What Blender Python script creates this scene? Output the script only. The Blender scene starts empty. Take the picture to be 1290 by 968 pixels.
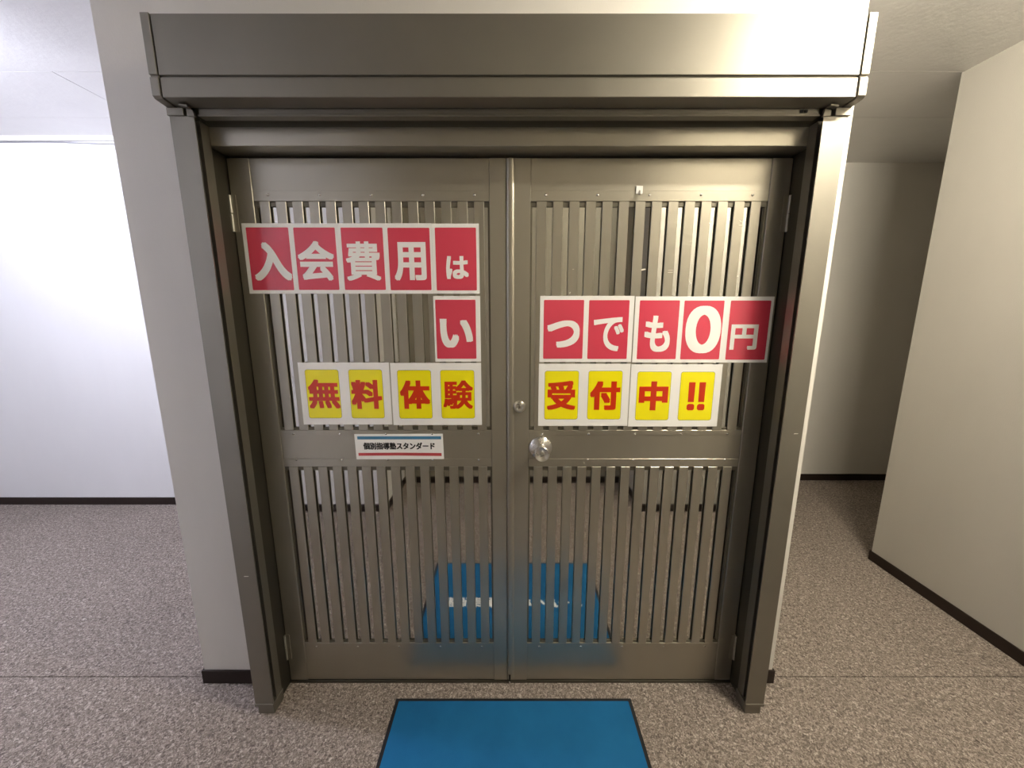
import bpy, bmesh, math, random
from mathutils import Vector, Matrix

# ------------------------------------------------------------------ scene, camera, world, lights
S = bpy.context.scene
C = S.collection
random.seed(7)
R = math.radians

cam_d = bpy.data.cameras.new('camera')
cam_d.sensor_width = 36.0
cam_d.lens = 485.0 / 1290.0 * 36.0
cam_d.clip_start = 0.02
cam = bpy.data.objects.new('camera', cam_d)
cam.location = (0.0, -1.34, 1.5)
cam.rotation_euler = (R(90 - 10.5), 0, 0)
C.objects.link(cam)
S.camera = cam

S.view_settings.view_transform = 'Standard'
S.view_settings.look = 'None'
S.view_settings.gamma = 1.0
S.view_settings.use_curve_mapping = False
S.view_settings.exposure = 0.68
S.cycles.use_denoising = True
S.cycles.max_bounces = 10
S.cycles.diffuse_bounces = 6

W = bpy.data.worlds.new('world')
W.use_nodes = True
W.node_tree.nodes['Background'].inputs[0].default_value = (0.5, 0.5, 0.5, 1)
W.node_tree.nodes['Background'].inputs[1].default_value = 0.0
S.world = W

WARM_LAMP = dict(loc=(1.40, -0.70, 2.605), length=0.58, axis='x', strength=500.0, color=(1.0, 0.92, 0.75))
COOL_LAMP = dict(loc=(-2.75, 0.12, 2.585), length=0.9, axis='x', strength=300.0, color=(0.82, 0.84, 1.0))


# ------------------------------------------------------------------ materials
def new_mat(name):
    m = bpy.data.materials.new(name)
    m.use_nodes = True
    nt = m.node_tree
    b = nt.nodes['Principled BSDF']
    return m, nt, b


def N(nt, t, **kw):
    n = nt.nodes.new(t)
    for k, v in kw.items():
        if k in n.inputs:
            n.inputs[k].default_value = v
        else:
            setattr(n, k, v)
    return n


def srgb(r, g, b):
    f = lambda c: (c / 255) / 12.92 if c / 255 <= 0.04045 else ((c / 255 + 0.055) / 1.055) ** 2.4
    return (f(r), f(g), f(b), 1)


def coords(nt, scale=(1, 1, 1)):
    g = N(nt, 'ShaderNodeNewGeometry')
    mp = N(nt, 'ShaderNodeMapping')
    mp.inputs['Scale'].default_value = scale
    nt.links.new(g.outputs['Position'], mp.inputs['Vector'])
    return mp.outputs['Vector']


def varied(name, col, col2, scale, rough=0.5, metal=0.0, bump=0.0, bscale=200.0, stretch=(1, 1, 1), spec=0.5,
           rough2=None, coat=0.0, detail=4.0):
    m, nt, b = new_mat(name)
    v = coords(nt, stretch)
    nz = N(nt, 'ShaderNodeTexNoise', Scale=scale, Detail=detail, Roughness=0.6)
    nt.links.new(v, nz.inputs['Vector'])
    cr = N(nt, 'ShaderNodeValToRGB')
    cr.color_ramp.elements[0].position = 0.3
    cr.color_ramp.elements[1].position = 0.7
    cr.color_ramp.elements[0].color = col
    cr.color_ramp.elements[1].color = col2
    nt.links.new(nz.outputs['Fac'], cr.inputs['Fac'])
    nt.links.new(cr.outputs['Color'], b.inputs['Base Color'])
    b.inputs['Roughness'].default_value = rough
    b.inputs['Metallic'].default_value = metal
    b.inputs['Specular IOR Level'].default_value = spec
    b.inputs['Coat Weight'].default_value = coat
    if rough2 is not None:
        mr = N(nt, 'ShaderNodeMapRange')
        mr.inputs['To Min'].default_value = rough
        mr.inputs['To Max'].default_value = rough2
        nt.links.new(nz.outputs['Fac'], mr.inputs['Value'])
        nt.links.new(mr.outputs['Result'], b.inputs['Roughness'])
    if bump:
        n2 = N(nt, 'ShaderNodeTexNoise', Scale=bscale, Detail=3.0, Roughness=0.6)
        nt.links.new(v, n2.inputs['Vector'])
        bp = N(nt, 'ShaderNodeBump', Strength=bump, Distance=0.002)
        nt.links.new(n2.outputs['Fac'], bp.inputs['Height'])
        nt.links.new(bp.outputs['Normal'], b.inputs['Normal'])
    return m


def plain(name, col, rough=0.5, metal=0.0, spec=0.5, coat=0.0):
    m, nt, b = new_mat(name)
    v = coords(nt)
    nz = N(nt, 'ShaderNodeTexNoise', Scale=60.0, Detail=2.0)
    nt.links.new(v, nz.inputs['Vector'])
    mr = N(nt, 'ShaderNodeMapRange')
    mr.inputs['To Min'].default_value = max(0.0, rough - 0.03)
    mr.inputs['To Max'].default_value = rough + 0.03
    nt.links.new(nz.outputs['Fac'], mr.inputs['Value'])
    nt.links.new(mr.outputs['Result'], b.inputs['Roughness'])
    b.inputs['Base Color'].default_value = col
    b.inputs['Metallic'].default_value = metal
    b.inputs['Specular IOR Level'].default_value = spec
    b.inputs['Coat Weight'].default_value = coat
    b.inputs['Coat Roughness'].default_value = 0.08
    return m


def emitter(name, col, strength):
    m, nt, b = new_mat(name)
    b.inputs['Base Color'].default_value = (0.9, 0.9, 0.9, 1)
    b.inputs['Emission Color'].default_value = (*col, 1)
    b.inputs['Emission Strength'].default_value = strength
    return m


def carpet_mat():
    m, nt, b = new_mat('carpet')
    v = coords(nt)
    # wormy loop pile: two noise scales distorted, thresholded to light and dark yarn
    nz = N(nt, 'ShaderNodeTexNoise', Scale=108.0, Detail=3.0, Roughness=0.6, Distortion=1.3)
    nt.links.new(v, nz.inputs['Vector'])
    cr = N(nt, 'ShaderNodeValToRGB')
    e = cr.color_ramp.elements
    e[0].position = 0.30
    e[0].color = (0.066, 0.053, 0.045, 1)
    e[1].position = 0.72
    e[1].color = (0.45, 0.395, 0.35, 1)
    a = e.new(0.46); a.color = (0.145, 0.121, 0.105, 1)
    a = e.new(0.58); a.color = (0.25, 0.213, 0.186, 1)
    nt.links.new(nz.outputs['Fac'], cr.inputs['Fac'])
    nl = N(nt, 'ShaderNodeTexNoise', Scale=1.6, Detail=2.0)
    nt.links.new(v, nl.inputs['Vector'])
    mr = N(nt, 'ShaderNodeMapRange')
    mr.inputs['To Min'].default_value = 1.12
    mr.inputs['To Max'].default_value = 1.42
    nt.links.new(nl.outputs['Fac'], mr.inputs['Value'])
    mx = N(nt, 'ShaderNodeVectorMath', operation='SCALE')
    nt.links.new(cr.outputs['Color'], mx.inputs[0])
    nt.links.new(mr.outputs['Result'], mx.inputs['Scale'])
    nt.links.new(mx.outputs['Vector'], b.inputs['Base Color'])
    b.inputs['Roughness'].default_value = 0.95
    b.inputs['Specular IOR Level'].default_value = 0.1
    bp = N(nt, 'ShaderNodeBump', Strength=0.7, Distance=0.004)
    nt.links.new(nz.outputs['Fac'], bp.inputs['Height'])
    nt.links.new(bp.outputs['Normal'], b.inputs['Normal'])
    return m


M = {}
M['wall'] = varied('wallpaper', (0.66, 0.635, 0.59, 1), (0.70, 0.675, 0.63, 1), 3.0, rough=0.75, bump=0.25, bscale=260.0,
                   stretch=(1, 1, 0.35), spec=0.25)
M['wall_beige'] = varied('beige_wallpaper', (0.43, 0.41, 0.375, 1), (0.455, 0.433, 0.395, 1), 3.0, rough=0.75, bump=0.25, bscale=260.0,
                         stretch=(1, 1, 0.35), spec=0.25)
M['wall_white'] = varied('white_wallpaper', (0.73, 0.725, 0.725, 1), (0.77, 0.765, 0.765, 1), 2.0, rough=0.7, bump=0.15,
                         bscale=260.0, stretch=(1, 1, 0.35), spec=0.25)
M['ceiling'] = varied('ceiling_paint', (0.66, 0.65, 0.64, 1), (0.72, 0.71, 0.70, 1), 2.5, rough=0.35, bump=0.5, bscale=45.0,
                      spec=0.4, detail=6.0)
M['base'] = plain('dark_vinyl', (0.020, 0.012, 0.009, 1), rough=0.5, spec=0.3)
M['carpet'] = carpet_mat()
M['bronze'] = varied('bronze_anodised', (0.385, 0.360, 0.300, 1), (0.41, 0.383, 0.318, 1), 6.0, rough=0.30, rough2=0.35,
                     metal=0.78, stretch=(1, 1, 0.3))
M['bronze_shutter'] = varied('bronze_painted_steel', (0.255, 0.238, 0.204, 1), (0.275, 0.257, 0.219, 1), 5.0, rough=0.47,
                             rough2=0.53, metal=0.92)
M['glass'] = plain('mirror_film_glass', (0.62, 0.61, 0.57, 1), rough=0.035, metal=1.0)
M['bead'] = plain('glazing_bead', (0.16, 0.145, 0.11, 1), rough=0.4, metal=0.5)
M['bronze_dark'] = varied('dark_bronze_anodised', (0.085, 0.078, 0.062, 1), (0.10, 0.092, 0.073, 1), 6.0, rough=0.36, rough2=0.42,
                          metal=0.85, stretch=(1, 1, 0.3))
M['black'] = plain('black_rubber', (0.008, 0.008, 0.008, 1), rough=0.6, spec=0.3)
M['steel'] = plain('brushed_steel', (0.74, 0.72, 0.68, 1), rough=0.28, metal=1.0)
nt_ = M['steel'].node_tree
tg_ = N(nt_, 'ShaderNodeTangent', direction_type='RADIAL', axis='Y')
nt_.links.new(tg_.outputs['Tangent'], nt_.nodes['Principled BSDF'].inputs['Tangent'])
nt_.nodes['Principled BSDF'].inputs['Anisotropic'].default_value = 0.8
nt_.nodes['Principled BSDF'].inputs['Anisotropic Rotation'].default_value = 0.25
M['steel_dull'] = plain('dull_steel', (0.42, 0.40, 0.35, 1), rough=0.4, metal=0.8)
M['screw'] = plain('screw_steel', (0.75, 0.73, 0.68, 1), rough=0.25, metal=1.0)
M['paper'] = plain('laminated_white', (0.92, 0.91, 0.89, 1), rough=0.22, coat=0.5)
M['red'] = plain('print_red', srgb(212, 66, 88), rough=0.22, coat=0.5)
M['ink_white'] = plain('print_white', (0.92, 0.91, 0.89, 1), rough=0.22, coat=0.5)
M['yellow'] = plain('print_yellow', (0.95, 0.85, 0.003, 1), rough=0.22, coat=0.4)
M['outline'] = plain('print_brown_outline', (0.16, 0.10, 0.02, 1), rough=0.3)
M['ink_red'] = plain('print_vermilion', srgb(205, 48, 10), rough=0.22, coat=0.4)
M['ink_black'] = plain('print_black', (0.012, 0.012, 0.012, 1), rough=0.4)
M['ink_blue'] = plain('print_blue', srgb(70, 128, 165), rough=0.35)
M['ink_stripe_red'] = plain('print_stripe_red', srgb(185, 70, 75), rough=0.35)
M['mat_blue'] = varied('mat_blue_pile', (0.006, 0.095, 0.235, 1), (0.009, 0.122, 0.29, 1), 4.0, rough=0.8, bump=0.3, bscale=420.0,
                       spec=0.2)
M['mat_white'] = plain('mat_white_pile', (0.80, 0.80, 0.78, 1), rough=0.85, spec=0.1)
M['mat_rim'] = plain('mat_rubber_rim', (0.012, 0.012, 0.014, 1), rough=0.6, spec=0.3)
M['white_plastic'] = plain('white_plastic', (0.82, 0.81, 0.78, 1), rough=0.35)
M['cable'] = plain('grey_cable', (0.25, 0.25, 0.26, 1), rough=0.6)
M['dark'] = plain('dark_interior', (0.01, 0.01, 0.01, 1), rough=0.9)
M['residue'] = plain('tape_residue', (0.80, 0.77, 0.66, 1), rough=0.6)
M['alcove'] = varied('alcove_panel_paint', (0.30, 0.275, 0.215, 1), (0.33, 0.30, 0.235, 1), 2.0, rough=0.5)


# ------------------------------------------------------------------ builders
def bbox_bm(bm, x0, x1, y0, y1, z0, z1, bev=0.0):
    r = bmesh.ops.create_cube(bm, size=1.0)
    vs = r['verts']
    for v in vs:
        v.co = Vector((x0 + (v.co.x + 0.5) * (x1 - x0), y0 + (v.co.y + 0.5) * (y1 - y0), z0 + (v.co.z + 0.5) * (z1 - z0)))
    if bev > 0:
        es = list({e for v in vs for e in v.link_edges})
        bmesh.ops.bevel(bm, geom=es, offset=bev, segments=1, affect='EDGES', profile=0.5)


def prism_bm(bm, poly, a0, a1, axis='z', bev=0.0):
    """poly: 2D outline; axis z -> (x,y), axis x -> (y,z), axis y -> (x,z)"""
    def P(p, a):
        return {'z': (p[0], p[1], a), 'x': (a, p[0], p[1]), 'y': (p[0], a, p[1])}[axis]
    A = [bm.verts.new(P(p, a0)) for p in poly]
    B = [bm.verts.new(P(p, a1)) for p in poly]
    n = len(poly)
    fs = [bm.faces.new(A), bm.faces.new(B[::-1])]
    for i in range(n):
        fs.append(bm.faces.new((A[i], B[i], B[(i + 1) % n], A[(i + 1) % n])))
    bmesh.ops.recalc_face_normals(bm, faces=fs)
    if bev > 0:
        es = list({e for f in fs for e in f.edges})
        bmesh.ops.bevel(bm, geom=es, offset=bev, segments=1, affect='EDGES', profile=0.5)


def lathe_bm(bm, prof, c, axis, seg=32):
    """prof: list of (radius, distance along axis)"""
    ax = Vector(axis).normalized()
    u = ax.orthogonal().normalized()
    w = ax.cross(u)
    c = Vector(c)
    rings = []
    for r, t in prof:
        if r < 1e-6:
            rings.append([bm.verts.new(c + ax * t)])
        else:
            rings.append([bm.verts.new(c + ax * t + (u * math.cos(2 * math.pi * k / seg) + w * math.sin(2 * math.pi * k / seg)) * r)
                          for k in range(seg)])
    fs = []
    for a, b in zip(rings, rings[1:]):
        for k in range(seg):
            k2 = (k + 1) % seg
            if len(a) == 1 and len(b) == 1:
                continue
            if len(a) == 1:
                fs.append(bm.faces.new((a[0], b[k], b[k2])))
            elif len(b) == 1:
                fs.append(bm.faces.new((a[k], b[0], a[k2])))
            else:
                fs.append(bm.faces.new((a[k], b[k], b[k2], a[k2])))
    if len(rings[0]) > 1:
        fs.append(bm.faces.new(rings[0][::-1]))
    if len(rings[-1]) > 1:
        fs.append(bm.faces.new(rings[-1]))
    bmesh.ops.recalc_face_normals(bm, faces=fs)


WL = {}


def wloc(o):
    return WL[o] if o is not None else Vector((0, 0, 0))


def link(o, world, parent=None):
    world = Vector(world)
    C.objects.link(o)
    o.parent = parent
    o.location = world - wloc(parent)
    WL[o] = world
    return o


def obj(name, bm, mat, parent=None, smooth=False, origin=None):
    """bm is in world coordinates; the object's origin goes to the middle of its base unless given"""
    if origin is None:
        xs = [v.co for v in bm.verts]
        lo = [min(v[i] for v in xs) for i in range(3)]
        hi = [max(v[i] for v in xs) for i in range(3)]
        origin = Vector(((lo[0] + hi[0]) / 2, (lo[1] + hi[1]) / 2, lo[2]))
    origin = Vector(origin)
    bm.transform(Matrix.Translation(-origin))
    me = bpy.data.meshes.new(name)
    bm.to_mesh(me)
    bm.free()
    me.materials.append(M[mat] if isinstance(mat, str) else mat)
    if smooth:
        for p in me.polygons:
            p.use_smooth = True
        try:
            me.set_sharp_from_angle(angle=R(35))
        except Exception:
            pass
    o = bpy.data.objects.new(name, me)
    return link(o, origin, parent)


def box(name, x0, x1, y0, y1, z0, z1, mat, parent=None, bev=0.0, origin=None):
    bm = bmesh.new()
    bbox_bm(bm, x0, x1, y0, y1, z0, z1, bev)
    return obj(name, bm, mat, parent, origin=origin)


def boxes(name, lst, mat, parent=None, bev=0.0):
    bm = bmesh.new()
    for b in lst:
        bbox_bm(bm, *b, bev)
    return obj(name, bm, mat, parent)


def copy_at(src, world, parent):
    c = src.copy()
    return link(c, world, parent)


def empty(name, loc, parent=None):
    o = bpy.data.objects.new(name, None)
    o.empty_display_size = 0.05
    return link(o, loc, parent)


def tag(o, label, cat, group=None, kind=None):
    if label:
        o['label'] = label
    if cat:
        o['category'] = cat
    if group:
        o['group'] = group
    if kind:
        o['kind'] = kind
    return o


def struct(o, label=None, cat=None):
    return tag(o, label, cat, kind='structure')


# ------------------------------------------------------------------ the room shell
CZ = 2.66            # ceiling height
XL, XR = -5.2, 4.6   # ends of the passages
YB = -1.375           # wall behind the camera, either side of the alcove
SEAM = 0.022

fl = struct(box('floor', XL, XR, -1.95, 2.05, -0.06, -0.008, 'dark'), 'grey brown speckled loop carpet floor', 'floor')
box('carpet_sheet', XL, XR, -1.95, SEAM - 0.0018, -0.008, 0.0, 'carpet', fl)
box('carpet_sheet', XL, XR, SEAM + 0.0018, 2.05, -0.008, 0.0, 'carpet', fl)

ce = struct(box('ceiling', XL, XR, -1.95, 2.05, CZ + 0.008, CZ + 0.06, 'ceiling'), 'off white textured ceiling boards', 'ceiling')
JX, JY1, JY2, JG = -2.25, 0.79, 1.24, 0.0016
for (x0, x1, y0, y1) in ((XL, -1.26, -1.95, JY1), (-1.26, XR, -1.95, JY1), (XL, JX, JY1, JY2), (JX, XR, JY1, JY2), (XL, XR, JY2, 2.05)):
    box('ceiling_board', x0 + JG, x1 - JG, y0 + JG, y1 - JG, CZ, CZ + 0.008, 'ceiling', ce)

# the wall that holds the doors: left pier, right pier, lintel, closed behind
OX0, OX1, OZ = -0.970, 0.951, 2.10
struct(boxes('wall_front', [(-1.262, OX0, 0, 1.49, 0, CZ), (OX1, 1.068, 0, 1.94, 0, CZ), (OX0, OX1, 0, 0.30, OZ, CZ),
                            (OX0, OX1, 0.20, 0.30, 0, OZ)], 'wall'),
       'off white papered wall around the double doors', 'wall')
struct(box('wall_left', XL, -1.262, 1.50, 1.62, 0, CZ, 'wall_white'), 'bright white wall at the end of the left passage', 'wall')
struct(box('wall_left_end', XL - 0.1, XL, -1.95, 1.62, 0, CZ, 'wall_white'), 'white end wall of the left passage', 'wall')
struct(box('wall_right_end', 1.068, XR, 1.95, 2.05, 0, CZ, 'wall'), 'dim cream wall at the end of the right passage', 'wall')
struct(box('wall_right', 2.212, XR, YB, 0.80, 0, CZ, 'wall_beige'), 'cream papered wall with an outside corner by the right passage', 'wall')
struct(box('wall_right_passage', XR, XR + 0.1, 0.8, 2.05, 0, CZ, 'wall'), 'cream wall closing the right passage', 'wall')
AX0, AX1, AY = -0.96, 0.99, -1.88
struct(box('wall_back_left', XL, AX0, AY, YB, 0, CZ, 'wall_white'), 'white wall facing the doors, beside the alcove', 'wall')
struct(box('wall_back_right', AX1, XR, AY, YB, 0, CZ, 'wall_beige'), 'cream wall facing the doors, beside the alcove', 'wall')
struct(box('wall_back', AX0, AX1, AY - 0.07, AY, 0, CZ, 'alcove'), 'taupe wall of the alcove facing the doors', 'wall')

BH, BT = 0.060, 0.008


def base(name, x0, x1, y0, y1):
    struct(box(name, x0, x1, y0, y1, 0, BH, 'base', bev=0.001), 'dark brown vinyl baseboard', 'baseboard')


base('baseboard_front_left', -1.262 - BT, -0.9715, -BT, -0.0005)
base('baseboard_front_right', 0.9525, 1.068 + BT, -BT, -0.0005)
base('baseboard_front_left_side', -1.262 - BT, -1.2625, 0, 1.49)
base('baseboard_front_right_side', 1.0685, 1.068 + BT, 0, 1.94)
base('baseboard_left', XL, -1.272, 1.50 - BT, 1.4995)
base('baseboard_right_end', 1.078, XR, 1.95 - BT, 1.9495)
base('baseboard_right', 2.212 - BT, 2.2115, YB + 0.01, 0.80 + BT)
base('baseboard_right_return', 2.212, XR, 0.8005, 0.80 + BT)
base('baseboard_back_left', XL, AX0, YB + 0.0005, YB + BT)
base('baseboard_back_right', AX1, 2.20, YB + 0.0005, YB + BT)
base('baseboard_alcove_left', AX0 + 0.0005, AX0 + BT, AY + 0.01, YB)
base('baseboard_alcove_right', AX1 - BT, AX1 - 0.0005, AY + 0.01, YB)
base('baseboard_back', AX0 + 0.01, AX1 - 0.01, AY + 0.0005, AY + BT)

struct(box('trim_1', XL, -1.264, 1.476, 1.4995, 2.630, 2.6595, 'white_plastic', bev=0.002), 'white cornice strip along the top of the left wall', 'trim')
# thin cable clipped under the cornice
bm = bmesh.new()
pts = []
for i in range(49):
    x = XL + 0.02 + (-1.275 - XL) * i / 48
    pts.append(Vector((x, 1.4955, 2.622 + 0.006 * math.sin(x * 3.1) + 0.003 * math.sin(x * 7.7))))
rings = []
for p in pts:
    rings.append([bm.verts.new(p + Vector((0, 0.0035 * math.cos(k * math.pi / 3), 0.0035 * math.sin(k * math.pi / 3)))) for k in range(6)])
for a, b in zip(rings, rings[1:]):
    for k in range(6):
        bm.faces.new((a[k], b[k], b[(k + 1) % 6], a[(k + 1) % 6]))
tag(obj('cable', bm, 'cable', smooth=True), 'thin grey cable running under the white cornice of the left wall', 'cable')


# ------------------------------------------------------------------ lamps (outside the frame, on the ceiling)
def lamp(P, label):
    x, y, z = P['loc']
    L = P['length'] / 2
    ax = (1, 0, 0) if P['axis'] == 'x' else (0, 1, 0)
    t = empty('fluorescent_lamp', (x, y, CZ))
    tag(t, label, 'lamp', 'ceiling lamps')
    w = 0.035
    hx, hy = (L + 0.03, w) if P['axis'] == 'x' else (w, L + 0.03)
    box('lamp_housing', x - hx, x + hx, y - hy, y + hy, CZ - 0.035, CZ - 0.0005, 'white_plastic', t, bev=0.004)
    for s in (-1, 1):
        c = Vector((x, y, z)) + Vector(ax) * s * (L + 0.012)
        e = 0.012
        box('lamp_holder', c.x - e, c.x + e, c.y - e, c.y + e, z - 0.018, CZ - 0.034, 'white_plastic', t)
    bm = bmesh.new()
    lathe_bm(bm, [(0.0145, -L), (0.0145, L)], (x, y, z), ax, 20)
    obj('lamp_tube', bm, emitter('tube_glow', P['color'], P['strength']), t, smooth=True)


lamp(WARM_LAMP, 'warm white fluorescent tube lamp on the ceiling before the doors')
lamp(COOL_LAMP, 'cool white fluorescent tube lamp on the ceiling of the left passage')

# ------------------------------------------------------------------ door frame (trim) standing proud of the wall
FY0, FY1 = -0.067, 0.060
fr = empty('trim_2', (0, 0, 0))
struct(fr, 'bronze metal frame around the double doors', 'door frame')
JL, JR = -0.9125, 0.8995      # faces of the jambs towards the opening
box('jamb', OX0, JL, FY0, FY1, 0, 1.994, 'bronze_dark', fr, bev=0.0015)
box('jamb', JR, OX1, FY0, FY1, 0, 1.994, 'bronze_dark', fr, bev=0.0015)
box('header', OX0, OX1, FY0, FY1, 1.9945, 2.047, 'bronze', fr, bev=0.0015)
box('header_filler', OX0, OX1, FY0 + 0.004, FY1, 2.0475, 2.0995, 'bead', fr)
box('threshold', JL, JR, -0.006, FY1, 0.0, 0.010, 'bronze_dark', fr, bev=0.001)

# ------------------------------------------------------------------ rolling shutter: guide rails, housing, bottom bar
sh = empty('rolling_shutter', (-0.0095, -0.10, 0))
tag(sh, 'raised bronze rolling shutter with box housing and guide rails around the doors', 'shutter')
RY0, RY1 = -0.130, -0.0675


def rail(xo, xi, s):
    bm = bmesh.new()
    # s = +1: the opening lies towards +x (left rail)
    poly = [(xo, RY0), (xi, RY0), (xi, RY0 + 0.004), (xi - s * 0.058, RY0 + 0.004),
            (xi - s * 0.058, RY0 + 0.028), (xi - s * 0.006, RY0 + 0.028), (xi - s * 0.006, RY1), (xo, RY1)]
    prism_bm(bm, poly, 0.046, 2.047, 'z')
    o = obj('guide_rail', bm, 'bronze_shutter', sh)
    bm = bmesh.new()
    xs = sorted((xo + s * 0.008, xi - s * 0.001))
    bbox_bm(bm, xs[0], xs[1], RY0 + 0.001, RY1, 0.0005, 0.034, 0.001)
    xs = sorted((xo - s * 0.003, xi))
    bbox_bm(bm, xs[0], xs[1], RY0 - 0.002, RY1, 0.034, 0.046, 0.001)
    obj('rail_foot', bm, 'bronze_shutter', o)
    return o


rl = rail(-0.970, -0.901, 1)
rr = rail(0.951, 0.883, -1)

for par, cx, cz, w in ((rr, 0.930, 1.110, 0.015), (rl, -0.936, 0.586, 0.018)):
    bm = bmesh.new()
    prism_bm(bm, [(cx - w / 2, cz - 0.0012), (cx + w * 0.4, cz - 0.0008), (cx + w / 2, cz + 0.0010), (cx - w * 0.35, cz + 0.0016)], RY0 - 0.0006, RY0 - 0.0001, 'y')
    obj('paint_scuff', bm, 'residue', par)

FRONT = -0.172
prof = [(FRONT, 2.075), (FRONT, 2.1225), (FRONT + 0.006, 2.1225), (FRONT + 0.006, 2.1275), (FRONT - 0.002, 2.1275), (FRONT - 0.002, 2.270),
        (-0.0005, 2.270), (-0.0005, 2.1005), (-0.124, 2.1005), (-0.124, 2.070)]
bm = bmesh.new()
prism_bm(bm, prof, -0.9470, 0.9315, 'x', bev=0.0012)
hs = obj('housing', bm, 'bronze_shutter', sh)
profc = [(FRONT + 0.004, 2.072), (FRONT - 0.003, 2.078), (FRONT - 0.003, 2.122), (FRONT + 0.001, 2.1225), (FRONT + 0.001, 2.1275), (FRONT - 0.004, 2.1275), (FRONT - 0.004, 2.272),
         (-0.0005, 2.272), (-0.0005, 2.070), (-0.124, 2.068)]
for x0, x1 in ((-0.973, -0.950), (0.9345, 0.957)):
    bm = bmesh.new()
    prism_bm(bm, profc, x0, x1, 'x', bev=0.0012)
    obj('end_cap', bm, 'bronze_shutter', sh)
# joint strips between housing and caps (dark seam)
for x0, x1 in ((-0.950, -0.947), (0.9315, 0.9345)):
    box('cap_seam', x0, x1, FRONT + 0.012, -0.02, 2.082, 2.262, 'dark', hs)
# flanges that carry the housing on the rails
for x0, x1 in ((-0.9735, -0.926), (0.912, 0.9575)):
    box('rail_flange', x0, x1, -0.1345, -0.068, 2.0475, 2.0675, 'bronze_shutter', sh, bev=0.001)
# bottom bar of the rolled up curtain
bb = boxes('bottom_bar', [(-0.8935, 0.8755, -0.120, -0.098, 2.056, 2.10), (-0.8955, 0.8775, -0.123, -0.094, 2.0505, 2.056)], 'bronze_shutter', sh, bev=0.0015)
# rail mouth guides
for s, x in ((1, -0.918), (-1, 0.900)):
    bm = bmesh.new()
    xs = sorted((x, x + s * 0.022))
    prism_bm(bm, [(xs[0], 2.046), (xs[1], 2.046), (xs[1] - (0.004 if s > 0 else 0), 2.062), (xs[0] + (0.004 if s < 0 else 0), 2.066)], -0.1335, -0.1245, 'y', bev=0.001)
    xs = sorted((x - s * 0.006, x + s * 0.016))
    prism_bm(bm, [(xs[0], 2.066), (xs[1], 2.062), (xs[1], 2.0675), (xs[0], 2.0695)], -0.150, -0.1345, 'y')
    obj('mouth_guide', bm, 'bronze_shutter', sh)
for x in (0.820, 0.832):
    box('stopper', x, x + 0.008, -0.124, -0.1205, 2.060, 2.067, 'black', bb)

# ------------------------------------------------------------------ the two door leaves
Z0, Z1 = 0.012, 1.985
UP = (1.082, 1.856)     # slatted opening, upper
LO = (0.1874, 0.942)    # slatted opening, lower
SF = -0.003             # front of stiles and slats
SW, PITCH = 0.0325, 0.05365

bm = bmesh.new()
lathe_bm(bm, [(0.0042, 0), (0.0042, 0.0006), (0.0034, 0.0016), (0.0016, 0.0022), (0, 0.0023)], (0, 0, 0), (0, -1, 0), 12)
screw_me = None


def slat_mesh(h):
    bm = bmesh.new()
    bbox_bm(bm, -SW / 2, SW / 2, 0, 0.0058, 0, h, 0.0010)
    me = bpy.data.meshes.new('slat')
    bm.to_mesh(me); bm.free()
    me.materials.append(M['bronze'])
    return me


sm_me = bpy.data.meshes.new('screw')
bm.to_mesh(sm_me); bm.free()
for p in sm_me.polygons:
    p.use_smooth = True
sm_me.materials.append(M['screw'])
slat_up, slat_lo = slat_mesh(UP[1] - UP[0] - 0.0006), slat_mesh(LO[1] - LO[0] - 0.0006)


def leaf(name, xa, xb, sa, sb, slat_centres, label):
    """xa..xb leaf, sa / sb inner edges of its left and right stile"""
    d = empty(name, ((xa + xb) / 2, 0.015, Z0))
    struct(d, label, 'door')
    D1 = 0.035
    box('stile', xa, sa, SF, D1, Z0, Z1, 'bronze', d, bev=0.0012)
    box('stile', sb, xb, SF, D1, Z0, Z1, 'bronze', d, bev=0.0012)

    def rail_(z0, z1, lips):
        r = box('rail', sa + 0.0005, sb - 0.0005, 0.0, D1, z0, z1, 'bronze', d, bev=0.0006)
        for (l0, l1, zs) in lips:
            box('rail_lip', sa + 0.0005, sb - 0.0005, -0.002, -0.0002, l0, l1, 'bronze', r, bev=0.0006)
            n = 5
            for k in range(n):
                s = bpy.data.objects.new('screw', sm_me)
                link(s, (slat_centres[0] + (slat_centres[-1] - slat_centres[0]) * (0.02 + 0.96 * k / (n - 1)), -0.002, zs), r)
    rail_(UP[1], Z1, [(UP[1] + 0.0005, UP[1] + 0.0315, UP[1] + 0.019)])
    rail_(LO[1], UP[0], [(UP[0] - 0.018, UP[0] - 0.0005, UP[0] - 0.014), (LO[1] + 0.0005, LO[1] + 0.031, LO[1] + 0.027)])
    rail_(Z0, LO[0], [(LO[0] - 0.018, LO[0] - 0.0005, LO[0] - 0.016)])
    for (zz, me) in ((UP, slat_up), (LO, slat_lo)):
        box('glass', sa, sb, 0.0075, 0.0125, zz[0], zz[1], 'glass', d)
        box('glazing_bead', sa, sb, 0.0030, 0.0073, zz[1] - 0.016, zz[1], 'bead', d, bev=0.001)
        box('glazing_bead', sa, sb, 0.0030, 0.0073, zz[0], zz[0] + 0.010, 'bead', d, bev=0.001)
        for sx in (sa, sb - 0.006):
            box('glazing_bead', sx, sx + 0.006, 0.0030, 0.0073, zz[0] + 0.010, zz[1] - 0.016, 'bead', d)
        for cx in slat_centres:
            s = bpy.data.objects.new('slat', me)
            link(s, (cx, SF, zz[0] + 0.0003), d)
    return d


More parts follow.
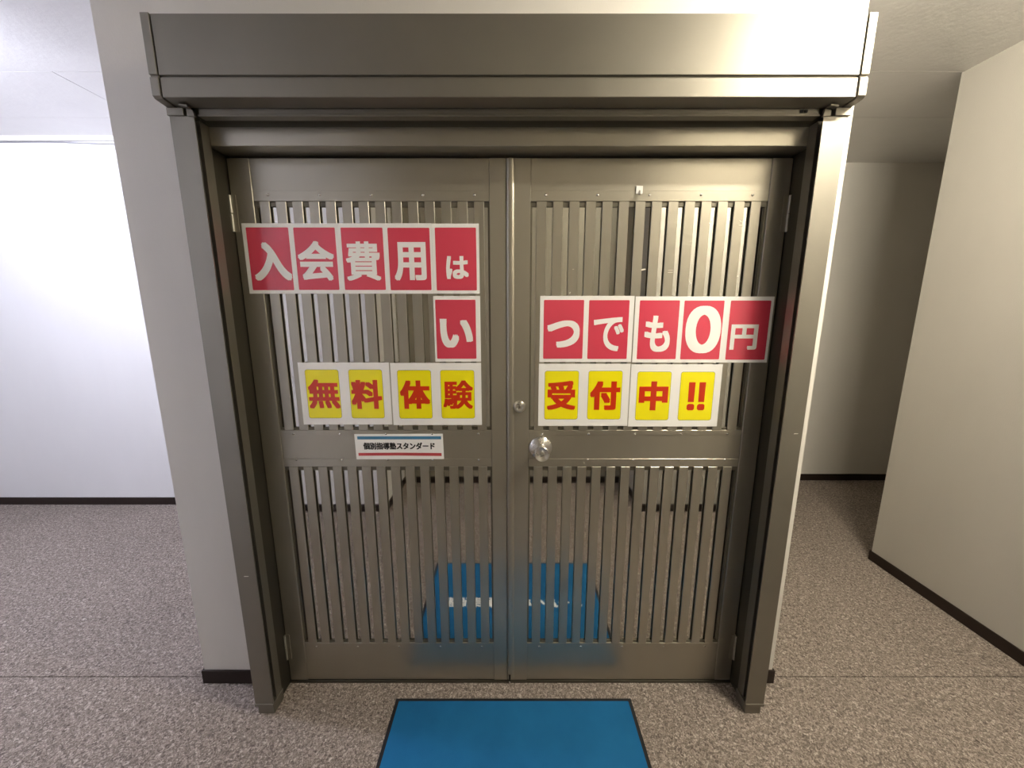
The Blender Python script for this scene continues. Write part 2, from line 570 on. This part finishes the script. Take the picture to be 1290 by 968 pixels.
LC = [-0.789 - SW / 2 + PITCH * i for i in range(14)]
RC = [0.0800 + SW / 2 + PITCH * i for i in range(14)]
dl = leaf('door_1', -0.9100, -0.0190, -0.8400, -0.0735, LC, 'bronze slatted door leaf with small white name sticker, without knob')
dr = leaf('door_2', -0.0180, 0.8970, 0.0604, 0.8330, RC, 'bronze slatted door leaf with round steel knob')

# meeting strip with rounded edge on the right leaf
bm = bmesh.new()
prof = []
for k in range(9):
    a = math.pi * k / 8
    prof.append((-0.0050 - 0.0125 * math.cos(a) * 1.0, -0.0035 - 0.0062 * math.sin(a)))
prism_bm(bm, [(-0.0180, -0.0032)] + prof + [(0.0078, -0.0032)], Z0 + 0.012, Z1 - 0.002, 'z')
obj('meeting_strip', bm, 'bronze', dr, smooth=True)


# hinges
def hinge(x, z0, parent, s):
    h = 0.115
    bm = bmesh.new()
    for k in range(2):
        a, b = z0 + k * h / 2, z0 + (k + 1) * h / 2 - 0.0015
        lathe_bm(bm, [(0.0005, a), (0.0042, a + 0.0008), (0.0042, b - 0.0008), (0.0005, b)], (x, -0.0085, 0), (0, 0, 1), 14)
    k = obj('hinge', bm, 'steel_dull', parent, smooth=True)
    xs = sorted((x, x + s * 0.017))
    box('hinge_leaf', xs[0], xs[1], -0.0055, -0.0034, z0 + 0.001, z0 + h - 0.001, 'bronze', k)


for z in (1.760, 0.115):
    hinge(-0.9118, z, dl, 1)
    hinge(0.8985, z, dr, -1)

# knob set
KX, KZ = 0.1043, 1.0158
bm = bmesh.new()
lathe_bm(bm, [(0.0415, 0), (0.0415, 0.002), (0.0395, 0.0045), (0.026, 0.0085), (0.0175, 0.012), (0.0165, 0.014)], (KX, -0.0022, KZ), (0, -1, 0), 40)
rose = obj('door_knob', bm, 'steel', dr, smooth=True, origin=(KX, -0.0022, KZ))
bm = bmesh.new()
lathe_bm(bm, [(0.0145, 0.0142), (0.0135, 0.032), (0.0160, 0.040), (0.0235, 0.052), (0.0268, 0.063), (0.0266, 0.069), (0.0245, 0.0715), (0.0085, 0.0660), (0.0085, 0.0665), (0, 0.0665)],
         (KX, -0.0022, KZ), (0, -1, 0), 40)
obj('knob_grip', bm, 'steel', rose, smooth=True, origin=(KX, -0.03, KZ))
bm = bmesh.new()
lathe_bm(bm, [(0.0072, 0.0666), (0.0072, 0.0700), (0.0052, 0.0708), (0, 0.0708)], (KX, -0.0022, KZ), (0, -1, 0), 20)
bbox_bm(bm, KX - 0.0008, KX + 0.0008, -0.0736, -0.0730, KZ - 0.004, KZ + 0.004)
obj('keyhole', bm, 'steel_dull', rose, smooth=True)
# dead lock cylinder on the stile
LX, LZ = 0.0262, 1.1708
bm = bmesh.new()
lathe_bm(bm, [(0.0215, 0), (0.0212, 0.006), (0.0175, 0.0115), (0.0130, 0.0125), (0.0122, 0.0105), (0.0080, 0.009), (0, 0.009)], (LX, -0.0032, LZ), (0, -1, 0), 32)
lk = obj('lock_cylinder', bm, 'steel', dr, smooth=True)
bm = bmesh.new()
lathe_bm(bm, [(0.0060, 0.0091), (0.0058, 0.0120), (0, 0.0120)], (LX, -0.0032, LZ), (0, -1, 0), 20)
obj('key_plug', bm, 'steel_dull', lk, smooth=True)
box('key_slot', LX - 0.0008, LX + 0.0008, -0.0162, -0.0153, LZ - 0.004, LZ + 0.004, 'black', lk)
# black drop bolt at the foot of the meeting stile
bm = bmesh.new()
bbox_bm(bm, -0.0130, -0.0055, -0.0135, -0.0100, 0.016, 0.046, 0.001)
bo = obj('drop_bolt', bm, 'black', dr)
bm = bmesh.new()
lathe_bm(bm, [(0.0035, 0.0), (0.0035, 0.005), (0, 0.006)], (-0.0092, -0.012, 0.0105), (0, 0, 1), 12)
obj('bolt_tip', bm, 'steel', bo, smooth=True)

# bits of old tape left on the right leaf's slats
for (cx, cz, w, h, rot) in ((0.412 + 0.028, 1.642, 0.016, 0.005, 0.1), (0.531, 1.633, 0.019, 0.0022, 0), (0.531, 1.640, 0.019, 0.0016, 0), (0.650, 1.790, 0.010, 0.004, 0.4),
                            (0.752, 1.782, 0.018, 0.003, -0.05), (0.748, 1.795, 0.012, 0.002, -0.6), (0.758, 1.62, 0.003, 0.003, 0), (0.196, 1.566, 0.007, 0.005, 0.8), (0.60, 1.60, 0.004, 0.012, 0.3),
                            (0.205, 1.643, 0.006, 0.002, 0)):
    bm = bmesh.new()
    c, s = math.cos(rot), math.sin(rot)
    pl = [(-w / 2, -h / 2), (w * 0.3, -h / 2 * 0.7), (w / 2, 0), (w * 0.35, h / 2), (-w * 0.4, h / 2 * 0.6)]
    prism_bm(bm, [(cx + c * a - s * b, cz + s * a + c * b) for a, b in pl], SF - 0.0006, SF - 0.0001, 'y')
    obj('tape_residue', bm, 'residue', dr)

# small adhesive hook on the right leaf's top rail
HX, HZ = 0.4101, 1.887
hk = empty('adhesive_hook', (HX, -0.002, HZ - 0.014))
tag(hk, 'small white adhesive hook on the top rail of the knob door', 'hook')
box('hook_plate', HX - 0.010, HX + 0.012, -0.0055, -0.0021, HZ - 0.010, HZ + 0.015, 'white_plastic', hk, bev=0.001)
bm = bmesh.new()
path = [Vector((HX + 0.002, -0.0052, HZ + 0.002)), Vector((HX + 0.002, -0.0085, HZ - 0.006)), Vector((HX + 0.001, -0.0105, HZ - 0.013)), Vector((HX, -0.0145, HZ - 0.0155)), Vector((HX - 0.001, -0.018, HZ - 0.012)), Vector((HX - 0.001, -0.0185, HZ - 0.007))]
rings = []
for p in path:
    rings.append([bm.verts.new(p + Vector((0.0022 * math.cos(k * math.pi / 4), 0.0008 * math.sin(k * math.pi / 4), 0.0014 * math.sin(k * math.pi / 4)))) for k in range(8)])
for a, b in zip(rings, rings[1:]):
    for k in range(8):
        bm.faces.new((a[k], b[k], b[(k + 1) % 8], a[(k + 1) % 8]))
bm.faces.new(rings[0][::-1]); bm.faces.new(rings[-1])
bmesh.ops.recalc_face_normals(bm, faces=bm.faces[:])
obj('hook_prong', bm, 'steel_dull', hk, smooth=True)


# ------------------------------------------------------------------ lettering
def glyph_geo(s):
    c = bpy.data.curves.new('glyph', 'FONT')
    c.body = s
    c.resolution_u = 8 if len(s) == 1 else 3
    o = bpy.data.objects.new('glyph', c)
    C.objects.link(o)
    dg = bpy.context.evaluated_depsgraph_get()
    me = bpy.data.meshes.new_from_object(o.evaluated_get(dg))
    vs = [(v.co.x, v.co.y) for v in me.vertices]
    fs = [tuple(p.vertices) for p in me.polygons]
    bpy.data.objects.remove(o)
    bpy.data.curves.remove(c)
    bpy.data.meshes.remove(me)
    return vs, fs


def bold_shape(s, x0, x1, z0, z1, bx, bz):
    """glyph(s) fattened by bx / bz (metres) and fitted into the box x0..x1, z0..z1"""
    vs, fs = glyph_geo(s)
    mx0, mx1 = min(v[0] for v in vs), max(v[0] for v in vs)
    mz0, mz1 = min(v[1] for v in vs), max(v[1] for v in vs)
    sx = (x1 - x0 - 2 * bx) / (mx1 - mx0)
    sz = (z1 - z0 - 2 * bz) / (mz1 - mz0)
    base_ = [(x0 + bx + (v[0] - mx0) * sx, z0 + bz + (v[1] - mz0) * sz) for v in vs]
    V, F = [], []          # V holds (x, z, layer): the shifted copies lie a hair apart so that none covers another exactly
    steps = [(a, b) for a in (-1, 0, 1) for b in (-1, 0, 1)] if (bx or bz) else [(0, 0)]
    for k, (a, b) in enumerate(steps):
        o = len(V)
        V += [(x + a * bx, z + b * bz, k * 0.00004) for x, z in base_]
        F += [tuple(i + o for i in f) for f in fs]
    return V, F


def flat_obj(name, V, F, mat, parent, origin, mapf):
    me = bpy.data.meshes.new(name)
    o3 = Vector(origin)
    me.from_pydata([Vector(mapf(x, z, l)) - o3 for x, z, l in V], [], F)
    me.materials.append(M[mat])
    me.update()
    o = bpy.data.objects.new(name, me)
    return link(o, origin, parent)


def round_rect(x0, x1, z0, z1, r, n=5):
    out = []
    for cx, cz, a0 in ((x1 - r, z1 - r, 0), (x0 + r, z1 - r, 90), (x0 + r, z0 + r, 180), (x1 - r, z0 + r, 270)):
        for k in range(n):
            a = R(a0 + 90 * k / (n - 1))
            out.append((cx + r * math.cos(a), cz + r * math.sin(a)))
    return out


PB, PF = -0.0031, -0.0045     # back and front of the laminated sheets


def sheet(name, x0, x1, z0, z1, panels, kind, label, group):
    t = empty(name, ((x0 + x1) / 2, PB, z0))
    tag(t, label, 'sign', group)
    box('paper_sheet', x0, x1, PF, PB, z0, z1, 'paper', t)
    for (px0, px1, pz0, pz1, ch, g, bx, bz) in panels:
        bm = bmesh.new()
        if kind == 'red':
            prism_bm(bm, round_rect(px0, px1, pz0, pz1, 0.003), PF - 0.0004, PF - 0.00005, 'y')
            p = obj('red_panel', bm, 'red', t)
            ink = 'ink_white'
        else:
            prism_bm(bm, round_rect(px0, px1, pz0, pz1, 0.008), PF - 0.0003, PF - 0.00005, 'y')
            q = obj('panel_outline', bm, 'outline', t)
            bm = bmesh.new()
            e = 0.0011
            prism_bm(bm, round_rect(px0 + e, px1 - e, pz0 + e, pz1 - e, 0.0072), PF - 0.0005, PF - 0.00031, 'y')
            p = obj('yellow_panel', bm, 'yellow', t)
            ink = 'ink_red'
        V, F = bold_shape(ch, g[0], g[1], g[2], g[3], bx, bz)
        yy = PF - 0.0007
        flat_obj('letter', V, F, ink, p, ((g[0] + g[1]) / 2, yy, g[2]), lambda x, z, l: (x, yy - l, z))
    return t


RB = 0.0036
G1, G2, G3 = 'red lettered sheets on the doors', 'yellow lettered sheets on the doors', None
sheet('red_sign', -0.8870, -0.5742, 1.5632, 1.7880, [
    (-0.8739, -0.7348, 1.5749, 1.7752, '入', (-0.8617, -0.7363, 1.6057, 1.7294), RB * 1.3, RB * 1.3),
    (-0.7181, -0.5820, 1.5756, 1.7748, '会', (-0.7118, -0.5913, 1.6057, 1.7327), RB, RB)], 'red',
    'laminated sheet of two red panels lettered 入会, reaching onto the hinge stile', G1)
sheet('red_sign', -0.5738, -0.2642, 1.5632, 1.7880, [
    (-0.5629, -0.4255, 1.5756, 1.7745, '費', (-0.5530, -0.4381, 1.6057, 1.7314), RB * .85, RB * .75),
    (-0.4091, -0.2714, 1.5749, 1.7740, '用', (-0.3929, -0.2856, 1.6057, 1.7294), RB * 1.2, RB)], 'red',
    'laminated sheet with red panels lettered 費用, butted between two other red sheets', G1)
sheet('red_sign', -0.2638, -0.1088, 1.5632, 1.7872, [
    (-0.2536, -0.1183, 1.5738, 1.7745, 'は', (-0.2200, -0.1445, 1.6111, 1.6851), RB * .8, RB * .8)], 'red',
    'narrow sheet with one red panel and small low letter は, ending the top row', G1)
sheet('red_sign', -0.2673, -0.1081, 1.3320, 1.5556, [
    (-0.2605, -0.1239, 1.3422, 1.5431, 'い', (-0.2477, -0.1346, 1.3808, 1.4795), RB * 1.6, RB * 1.2)], 'red',
    'single red panelled sheet lettered い, alone in the middle row of its door', G1)
sheet('red_sign', 0.0955, 0.4152, 1.3305, 1.5560, [
    (0.1085, 0.2448, 1.3422, 1.5424, 'つ', (0.1211, 0.2328, 1.3808, 1.4739), RB * 1.2, RB * 1.3),
    (0.2621, 0.3991, 1.3415, 1.5418, 'で', (0.2803, 0.3841, 1.3685, 1.4852), RB * .62, RB * .7)], 'red',
    'laminated sheet with red panels lettered つで, on the knob door', G1)
sheet('red_sign', 0.4192, 0.7310, 1.3288, 1.5542, [
    (0.4343, 0.5699, 1.3408, 1.5411, 'も', (0.4560, 0.5447, 1.3663, 1.4901), RB * 1.1, RB * 1.0),
    (0.5858, 0.7213, 1.3400, 1.5404, '0', (0.5961, 0.7176, 1.3612, 1.5230), RB * 1.5, RB * 1.2)], 'red',
    'laminated sheet with red panels lettered も and a large 0', G1)
sheet('red_sign', 0.7313, 0.8896, 1.3288, 1.5538, [
    (0.7430, 0.8800, 1.3388, 1.5404, '円', (0.7533, 0.8464, 1.3736, 1.4604), RB * .9, RB * .8)], 'red',
    'narrow laminated sheet with one red panel lettered 円, overlapping the hinge stile', G1)

YB_ = 0.0046
sheet('yellow_sign', -0.7491, -0.4305, 1.1041, 1.3290, [
    (-0.7271, -0.6090, 1.1278, 1.3040, '無', (-0.7219, -0.6107, 1.1636, 1.2686), YB_ * .75, YB_ * .68),
    (-0.5743, -0.4560, 1.1275, 1.3040, '料', (-0.5702, -0.4610, 1.1622, 1.2672), YB_ * .95, YB_ * .75)], 'yellow',
    'laminated sheet with yellow panels lettered 無料, no red sheet directly above it', G2)
sheet('yellow_sign', -0.4262, -0.1083, 1.1024, 1.3274, [
    (-0.4034, -0.2846, 1.1265, 1.3020, '体', (-0.3969, -0.2902, 1.1622, 1.2653), YB_, YB_ * .85),
    (-0.2519, -0.1325, 1.1268, 1.3020, '験', (-0.2444, -0.1384, 1.1622, 1.2653), YB_ * .62, YB_ * .52)], 'yellow',
    'laminated sheet with yellow panels lettered 体験, right above the name sticker', G2)
sheet('yellow_sign', 0.0939, 0.4146, 1.0993, 1.3245, [
    (0.1155, 0.2352, 1.1234, 1.2994, '受', (0.1240, 0.2255, 1.1588, 1.2639), YB_ * .95, YB_ * .75),
    (0.2690, 0.3885, 1.1234, 1.2994, '付', (0.2766, 0.3827, 1.1582, 1.2626), YB_ * 1.25, YB_)], 'yellow',
    'laminated sheet with yellow panels lettered 受付, just above the door knob', G2)
sheet('yellow_sign', 0.4176, 0.7373, 1.0969, 1.3228, [
    (0.4410, 0.5606, 1.1206, 1.2967, '中', (0.4502, 0.5530, 1.1568, 1.2620), YB_ * 1.25, YB_ * 1.0),
    (0.5939, 0.7135, 1.1199, 1.2961, '‼', (0.6225, 0.6860, 1.1568, 1.2587), YB_ * 1.05, YB_ * .75)], 'yellow',
    'laminated sheet with yellow panels lettered 中 and two exclamation marks', G2)

# name sticker on the left leaf's middle rail
st = empty('name_sticker', (-0.4095, -0.0021, 0.9712))
tag(st, 'white name sticker with blue and red stripes on the middle rail', 'sticker')
bm = bmesh.new()
prism_bm(bm, [(-0.5694, 0.9712), (-0.2490, 0.9725), (-0.2505, 1.0690), (-0.5712, 1.0676)], -0.0032, -0.0022, 'y')
obj('sticker_sheet', bm, 'paper', st)
bm = bmesh.new()
prism_bm(bm, [(-0.5608, 1.0478), (-0.2570, 1.0484), (-0.2570, 1.0596), (-0.5612, 1.0592)], -0.0035, -0.00325, 'y')
obj('blue_stripe', bm, 'ink_blue', st)
bm = bmesh.new()
prism_bm(bm, [(-0.5610, 0.9850), (-0.42, 0.9862), (-0.2575, 0.9843), (-0.2575, 0.9957), (-0.42, 0.9972), (-0.5610, 0.9960)], -0.0035, -0.00325, 'y')
obj('red_stripe', bm, 'ink_stripe_red', st)
V, F = bold_shape('個別指導塾スタンダード', -0.5413, -0.2809, 1.0093, 1.0362, 0.0011, 0.0008)
flat_obj('lettering', V, F, 'ink_black', st, (-0.411, -0.0036, 1.0093), lambda x, z, l: (x, -0.0036 - l, z))

# ------------------------------------------------------------------ door mat
MX0, MX1, MY0, MY1 = -0.456, 0.468, -0.748, -0.073
mt = empty('door_mat', ((MX0 + MX1) / 2, (MY0 + MY1) / 2, 0))
tag(mt, 'bright blue door mat with black rubber rim and white lettering', 'mat')
bm = bmesh.new()
rr_ = 0.004
bbox_bm(bm, MX0, MX1, MY0, MY1, 0.0003, 0.0045, 0.0015)
obj('rubber_rim', bm, 'mat_rim', mt)
RW = 0.014
box('pile', MX0 + RW, MX1 - RW, MY0 + RW, MY1 - RW, 0.0046, 0.0085, 'mat_blue', mt, bev=0.001)
V, F = bold_shape('個別指導塾スタンダード', -0.352, 0.364, -0.452, -0.382, 0.0026, 0.002)
flat_obj('lettering', V, F, 'mat_white', mt, (0.006, -0.415, 0.0088), lambda x, z, l: (x, z, 0.0088 + l))
